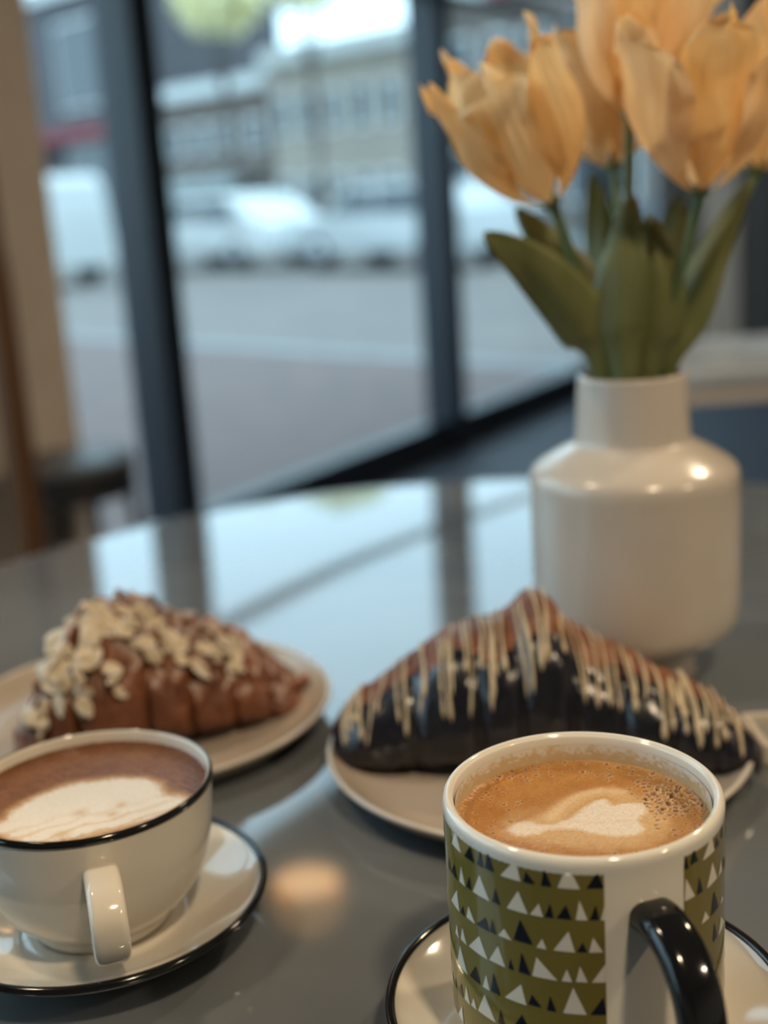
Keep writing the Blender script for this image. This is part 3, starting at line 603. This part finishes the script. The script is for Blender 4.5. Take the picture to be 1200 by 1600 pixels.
# ---- chocolate dipped croissant
sil = [(519, 1138), (530, 1118), (560, 1086), (600, 1062), (640, 1032), (690, 995), (740, 978), (785, 966), (805, 948), (825, 932), (848, 930), (868, 945), (885, 978), (905, 985), (935, 1007), (985, 1022), (1015, 1040), (1040, 1058), (1085, 1068), (1120, 1092), (1150, 1122), (1174, 1150), (1180, 1168)]
lf = Loaf(sil, lambda x: .588-.045*max(0, (x-880)/300)**1.3-.01*max(0, (640-x)/130), TZ+.0058, wprof(.040), wprof(.040), (.20, .34, .435, .545, .66, .78, .88), .10)
lf.pl, lf.plr = PL1, .103; cb = lf.S(.5, -1.57)
r = empty('chocolate_croissant', (cb[0], cb[1], TZ+.0055), 'croissant dipped in dark chocolate with white chocolate drizzle', 'pastry')
mesh('pastry_body', lf.body(130, 64, .003), M_past, r)
nu, na = 130, 34
U = np.linspace(.0, 1, nu); edge = .98+.18*vnoise(np.c_[U*14, U*0+3.3], 1, 41)+.22*vnoise(np.c_[U*40, U*0+7.3], 1, 42)-.1
edge = edge+.28*sm(.42, .30, U)+.22*sm(.62, .78, U)
edge = edge+.4*sm(.1, .0, U)+.4*sm(.9, 1., U)
A = -2.6+(edge[:, None]+2.6)*np.linspace(0, 1, na)[None]; UU = np.broadcast_to(U[:, None], A.shape)
prof = np.minimum(sm(1.0, .88, np.linspace(0, 1, na)), 1)*.0028-.0008
nz = (vnoise(np.c_[UU.ravel()*30, A.ravel()*5], 1, 43)-.5).reshape(A.shape)*.0016
V2 = lf.S(UU, A, prof[None]+nz); V2[..., 2] = np.maximum(V2[..., 2], plate_h(V2, PL1, .103))
mesh('chocolate_coat', grid(V2), M_choc, r)
rg = random.Random(11); ux = .03
while ux < .97:
    a0 = rg.uniform(1.35, 1.9); a1 = rg.choice([rg.uniform(.25, .6), rg.uniform(.5, .85), rg.uniform(.1, .4)]); sl = rg.uniform(-.022, .004); nn = 16
    tt = np.linspace(0, 1, nn); uu = np.clip(ux+sl*tt+.003*np.sin(tt*5+ux*50), .004, .996); aa = a0+(a1-a0)*tt
    Pd = lf.S(uu, aa, np.full(nn, .0024)); rad = rg.uniform(.00045, .0009)*(1+.25*np.sin(tt*9+ux*90)); rad[0] *= .4; rad[-3:-1] *= rg.uniform(1.1, 1.9); rad[-1] *= .4
    mesh('drizzle', tube(Pd, rad, 6, up=(0, -1, .2)), M_driz, r)
    ux += rg.choice([rg.uniform(.007, .014), rg.uniform(.02, .034)])
# ---- almond croissant
sil = [(28, 1155), (36, 1125), (55, 1088), (75, 1035), (92, 990), (120, 962), (150, 946), (182, 939), (215, 943), (245, 958), (270, 975), (300, 978), (335, 985), (372, 998), (400, 1018), (420, 1040), (440, 1058), (460, 1072), (474, 1080)]
l2 = Loaf(sil, lambda x: .615+.05*max(0, min(1, (x-30)/440)), TZ+.0058, wprof(.043, .5), wprof(.042, .5), (.16, .27, .50, .64, .78, .9), .17)
l2.pl, l2.plr = PL2, .105; cb = l2.S(.5, -1.57)
r = empty('almond_croissant', (cb[0], cb[1], TZ+.0055), 'brown almond croissant topped with sliced almonds and icing sugar', 'pastry')
mesh('pastry_body', l2.body(130, 70, .009), M_alm, r)
M_as = mat('sliced_almond', (.52, .41, .25), .6, noise=(150, (.66, .60, .52), .4, .6)); M_sk = mat('almond_edge', (.3, .15, .06), .6)
def almond_geo():
    n = 12; V = []; F = []
    for z, s in ((-.0005, .9), (0, 1.0), (.0005, .9)):
        for i in range(n):
            t = 2*math.pi*i/n; c = math.cos(t); V.append((.0072*s*c, .0046*s*math.sin(t)*(1-.32*c), z+.0007*c*c))
    F.append(tuple(range(n))[::-1]); F.append(tuple(range(2*n, 3*n)))
    for k in range(2):
        for i in range(n): F.append((k*n+i, k*n+(i+1) % n, (k+1)*n+(i+1) % n, (k+1)*n+i))
    return V, F
V, F = almond_geo(); am_ = bpy.data.meshes.new('almond_slice'); am_.from_pydata(V, [], F); am_.materials.append(M_as); am_.polygons.foreach_set('use_smooth', [True]*len(F)); am_.set_sharp_from_angle(angle=.6)
rg = random.Random(5); org = ORG[r.name]
for i in range(96):
    if i < 46: u = rg.gauss(.23, .07); a = rg.gauss(.62, .30)
    else: u = rg.uniform(.28, .84); a = rg.gauss(1.12, .2)
    u = min(max(u, .05), .92); a = min(max(a, .05), 1.75)
    p = l2.S(u, a, .0014+.0016*rg.random()); p1 = l2.S(u+.01, a); p2 = l2.S(u, a+.05); nrm = np.cross(p1-l2.S(u, a), p2-l2.S(u, a)); nrm /= np.linalg.norm(nrm)
    if nrm[2] < 0 and nrm[1] > 0: nrm = -nrm
    nrm = nrm+np.array([rg.gauss(0, .42) for _ in range(3)]); q = Vector(nrm).to_track_quat('Z', 'X')
    o = bpy.data.objects.new('almond_slice', am_); COL.objects.link(o); o.parent = r; s = rg.uniform(.6, 1.05)
    o.matrix_local = Matrix.Translation(Vector(p-org)) @ q.to_matrix().to_4x4() @ Matrix.Rotation(rg.uniform(0, 6.28), 4, 'Z') @ Matrix.Diagonal((s, s, 1, 1))
for i in range(5):                               # flaky crumbs broken off at the tip
    c = at(432+i*9, 1086-4*i+rg.uniform(-8, 8), TZ+.014); s = rg.uniform(.003, .006)
    V, F = lathe([(0, -s*.8), (s*.9, -s*.4), (s*1.2, .1*s), (s*.7, s*.7), (0, s)], 9, c, wob=.2); V[:, :2] += RNG.normal(0, s*.12, (len(V), 2)); mesh('flake', (V, F), M_alm, r)

# ================================================================== vase and tulips
VX, VY = .1425, .690
M_vase = mat('off_white_vase_glaze', (.52, .47, .415), .22, .5, coat=.25, noise=(18, (.48, .43, .375), .4, .65))
vp = [(0, .002), (.032, .0), (.034, .002), (.0335, .012), (.0335, .018), (.038, .0225), (.050, .0255), (.0565, .032), (.0585, .042), (.0588, .06), (.0588, .085), (.0588, .108), (.0588, .1175), (.0575, .1225), (.0535, .1265), (.044, .1325), (.0345, .1375), (.0325, .1395), (.0318, .146), (.0310, .16), (.0303, .170), (.0300, .1745), (.0288, .1758), (.0274, .1745), (.0272, .16), (.0288, .142), (.033, .134), (.050, .121), (.054, .112), (.054, .045), (.05, .034), (.03, .027), (0, .027)]
P = smooth_path(vp, 170); P[:, 0] = np.maximum(P[:, 0], 0); P[0, 0] = P[-1, 0] = 0
v = mesh('vase', lathe([tuple(p) for p in P], 96, (VX, VY, TZ), wob=.002), M_vase, origin=(VX, VY, TZ))
tag(v, 'off white ceramic bottle vase with wide shoulders holding the tulips', 'vase')
def petal_mat(name, a, b):
    m = mat(name, a, .6, .25, noise=(70, b, .35, .7, (1, 1, .25)), bump=(180, .5, .0012)); nt = m.node_tree; bs = nt.nodes['Principled BSDF']
    src = bs.inputs['Base Color'].links[0].from_socket; tl = nt.nodes.new('ShaderNodeBsdfTranslucent'); mx = nt.nodes.new('ShaderNodeMixShader'); mx.inputs[0].default_value = .52
    nt.links.new(src, tl.inputs[0]); out = nt.nodes['Material Output']; nt.links.new(bs.outputs[0], mx.inputs[1]); nt.links.new(tl.outputs[0], mx.inputs[2]); nt.links.new(mx.outputs[0], out.inputs[0]); return m
M_pet = petal_mat('apricot_petal', (.88, .57, .24), (.92, .68, .36)); M_pet2 = petal_mat('pale_apricot_petal', (.93, .74, .46), (.90, .63, .31))
M_leafg = mat('tulip_leaf', (.165, .175, .065), .45, .45, noise=(30, (.09, .105, .03), .35, .65, (1, 1, .15)), bump=(150, .2, .001)); M_stem = mat('tulip_stem', (.10, .15, .06), .5)
def petal(base, ax, th, Ln, R, width, open_, curl, seed, twist=0.0):
    rg = np.random.default_rng(seed); ax = ax/np.linalg.norm(ax); e1 = np.cross(ax, [0, 1, .13]); e1 /= np.linalg.norm(e1); e2 = np.cross(ax, e1)
    nu, nv = 26, 29; u = np.linspace(0, 1, nu)[:, None]; v = np.linspace(-1, 1, nv)[None]
    wd = width*np.minimum(1, (u*2.6+.08))**.7*np.clip(1-u**7, 0, 1)**.55*(1-.12*u); wd = np.maximum(wd, .03)
    rad = R*(np.sin(np.clip(u*1.9, 0, 1)*math.pi*.5)**.62)*(1-.10*np.clip(u-.5, 0, 1)*2)*(1+open_*u**2)+curl*np.clip(u-.55, 0, 1)**2*Ln*3
    rad = rad*(1-.18*(v**2)*(1-u)) + .0030*np.sin(v*4.2+seed)*u**2+.0045*np.abs(v)**3*np.sin(u*13+seed+v*2)*u+.00045*np.sin(v*21+seed)*np.sin(math.pi*u)
    ang = th+twist*u+v*wd; z = Ln*u*(1-.10*v**2*u)-curl*np.clip(u-.6, 0, 1)**2*Ln*1.2+.0040*np.sin(v*7+seed*1.7)*u**4+.0012*(rg.random((nu, nv))-.5)*u
    return grid(np.asarray(base)+z[..., None]*ax+(rad*np.cos(ang))[..., None]*e1+(rad*np.sin(ang))[..., None]*e2)
def tulip(base_px, Yb, tip_px, Yt, Ln, R, label, opn, curls, seed, mats, via=None, ang0=0.0):
    base = aty(*base_px, Yb); tip = aty(*tip_px, Yt); ax = tip-base; ax /= np.linalg.norm(ax)
    root = np.array([VX+(base[0]-VX)*.12, VY+(base[1]-VY)*.2, TZ+.06])
    r = empty('tulip', root, label, 'tulip', 'apricot tulips in the vase')
    mid = np.array([VX+(base[0]-VX)*.22, VY+(base[1]-VY)*.3, TZ+.178]) if via is None else via
    mesh('stem', tube(smooth_path([root, mid, base*.55+mid*.45-ax*.01, base-ax*.004, base+ax*.004], 26), .0028, 10, up=(0, 1, 0)), M_stem, r)
    mesh('receptacle', tube([base-ax*.003, base, base+ax*.004], [.002, .006, .003], 12, up=(0, 1, 0)), M_stem, r)
    for k in range(6):
        inn = k % 2; m = mats[k % len(mats)]
        g = petal(base, ax, ang0+k*math.pi/3, Ln*(1.0 if inn else .94), R*(.86 if inn else 1.0), .72 if inn else .80, opn*(.6 if inn else 1)*1.15, curls[k], seed*10+k)
        mesh('petal', g, m, r)
    return r
tulip((862, 318), .680, (780, 120), .668, .090, .034, 'apricot tulip leaning out to the window side with splayed petals', .05, (.1, .35, -.02, .0, .12, .0), 1, (M_pet, M_pet2), ang0=.3)
tulip((958, 262), .742, (930, 80), .76, .078, .031, 'apricot tulip half hidden low at the back of the bunch', .25, (.1, .1, .2, .1, .1, .25), 2, (M_pet2, M_pet), ang0=.9)
tulip((985, 182), .705, (1015, -40), .712, .090, .033, 'tallest apricot tulip standing in the middle of the bunch', .25, (.1, .0, .1, .15, .0, .1), 3, (M_pet2, M_pet), ang0=.2)
tulip((1092, 302), .650, (1100, 80), .640, .092, .0355, 'wide open pale apricot tulip at the front of the bunch', .35, (.1, .25, .15, .1, .3, .1), 4, (M_pet2, M_pet), ang0=.5)
tulip((1180, 268), .715, (1230, 90), .72, .078, .032, 'deep apricot tulip leaning away from the window', .3, (.1, .1, .2, .1, .1, .1), 5, (M_pet, M_pet), ang0=.1)
def leaf(pts, W, label, tilt=0.0, fold=.28, seed=0):
    """pts: [(px x, px y, distance)] from the mouth of the vase to the leaf tip"""
    P = [np.array([VX, VY, TZ+.05])+np.array([.3*(aty(*pts[0])[0]-VX), .3*(aty(*pts[0])[1]-VY), 0])]+[aty(*p) for p in pts]
    P = smooth_path(P, 40); r = P[0]
    T = np.gradient(P, axis=0); T /= np.linalg.norm(T, axis=1)[:, None]; view = P-CAM; view /= np.linalg.norm(view, axis=1)[:, None]
    S = np.cross(T, view); S /= np.linalg.norm(S, axis=1)[:, None]; N = np.cross(S, T)
    S = S*math.cos(tilt)+N*math.sin(tilt); N = np.cross(S, T)
    u = np.linspace(0, 1, 40); w = W*np.clip(np.sin(math.pi*np.clip(.14+.86*u, 0, 1)**1.25), 0.0, 1)**.8+.0004; w[0] *= .8
    lim = sm(.23, .5, u); w = np.minimum(w, .0068+lim*W)
    v = np.linspace(-1, 1, 9); V2 = P[:, None]+S[:, None]*(w[:, None]*v[None])[..., None]+N[:, None]*(fold*w[:, None]*(np.abs(v)[None]-.5)+.0012*np.sin(v[None]*3+u[:, None]*9+seed)*u[:, None])[..., None]
    o = mesh('tulip_leaf', grid(V2), M_leafg, origin=tuple(r)); md = o.modifiers.new('thick', 'SOLIDIFY'); md.thickness = .0007; md.offset = 0
    tag(o, label, 'leaf', 'tulip leaves in the vase')
leaf([(945, 585, .675), (905, 500, .668), (835, 420, .660), (756, 364, .652)], .0155, 'broad tulip leaf bending furthest towards the window', .15)
leaf([(960, 585, .700), (925, 480, .705), (870, 400, .71), (806, 325, .715)], .0140, 'tulip leaf tucked under the window side bloom', -.2, seed=1)
leaf([(975, 590, .668), (965, 500, .662), (975, 400, .660), (985, 300, .668)], .0145, 'upright tulip leaf with pointed tip at the middle front', .25, seed=2)
leaf([(1010, 590, .670), (1025, 500, .664), (1030, 420, .662), (1012, 335, .668)], .0150, 'upright broad tulip leaf below the wide open bloom', -.2, seed=3)
leaf([(1035, 588, .690), (1075, 490, .690), (1110, 400, .688), (1172, 282, .690)], .0120, 'long tulip leaf rising away from the window', .3, seed=4)
leaf([(1000, 588, .712), (1030, 470, .722), (1050, 380, .73), (1062, 300, .735)], .0130, 'tulip leaf standing at the back behind the front bloom', 0, seed=5)
leaf([(985, 588, .715), (955, 470, .73), (940, 370, .74), (925, 270, .742)], .0120, 'tulip leaf standing at the back below the low bloom', .1, seed=6)
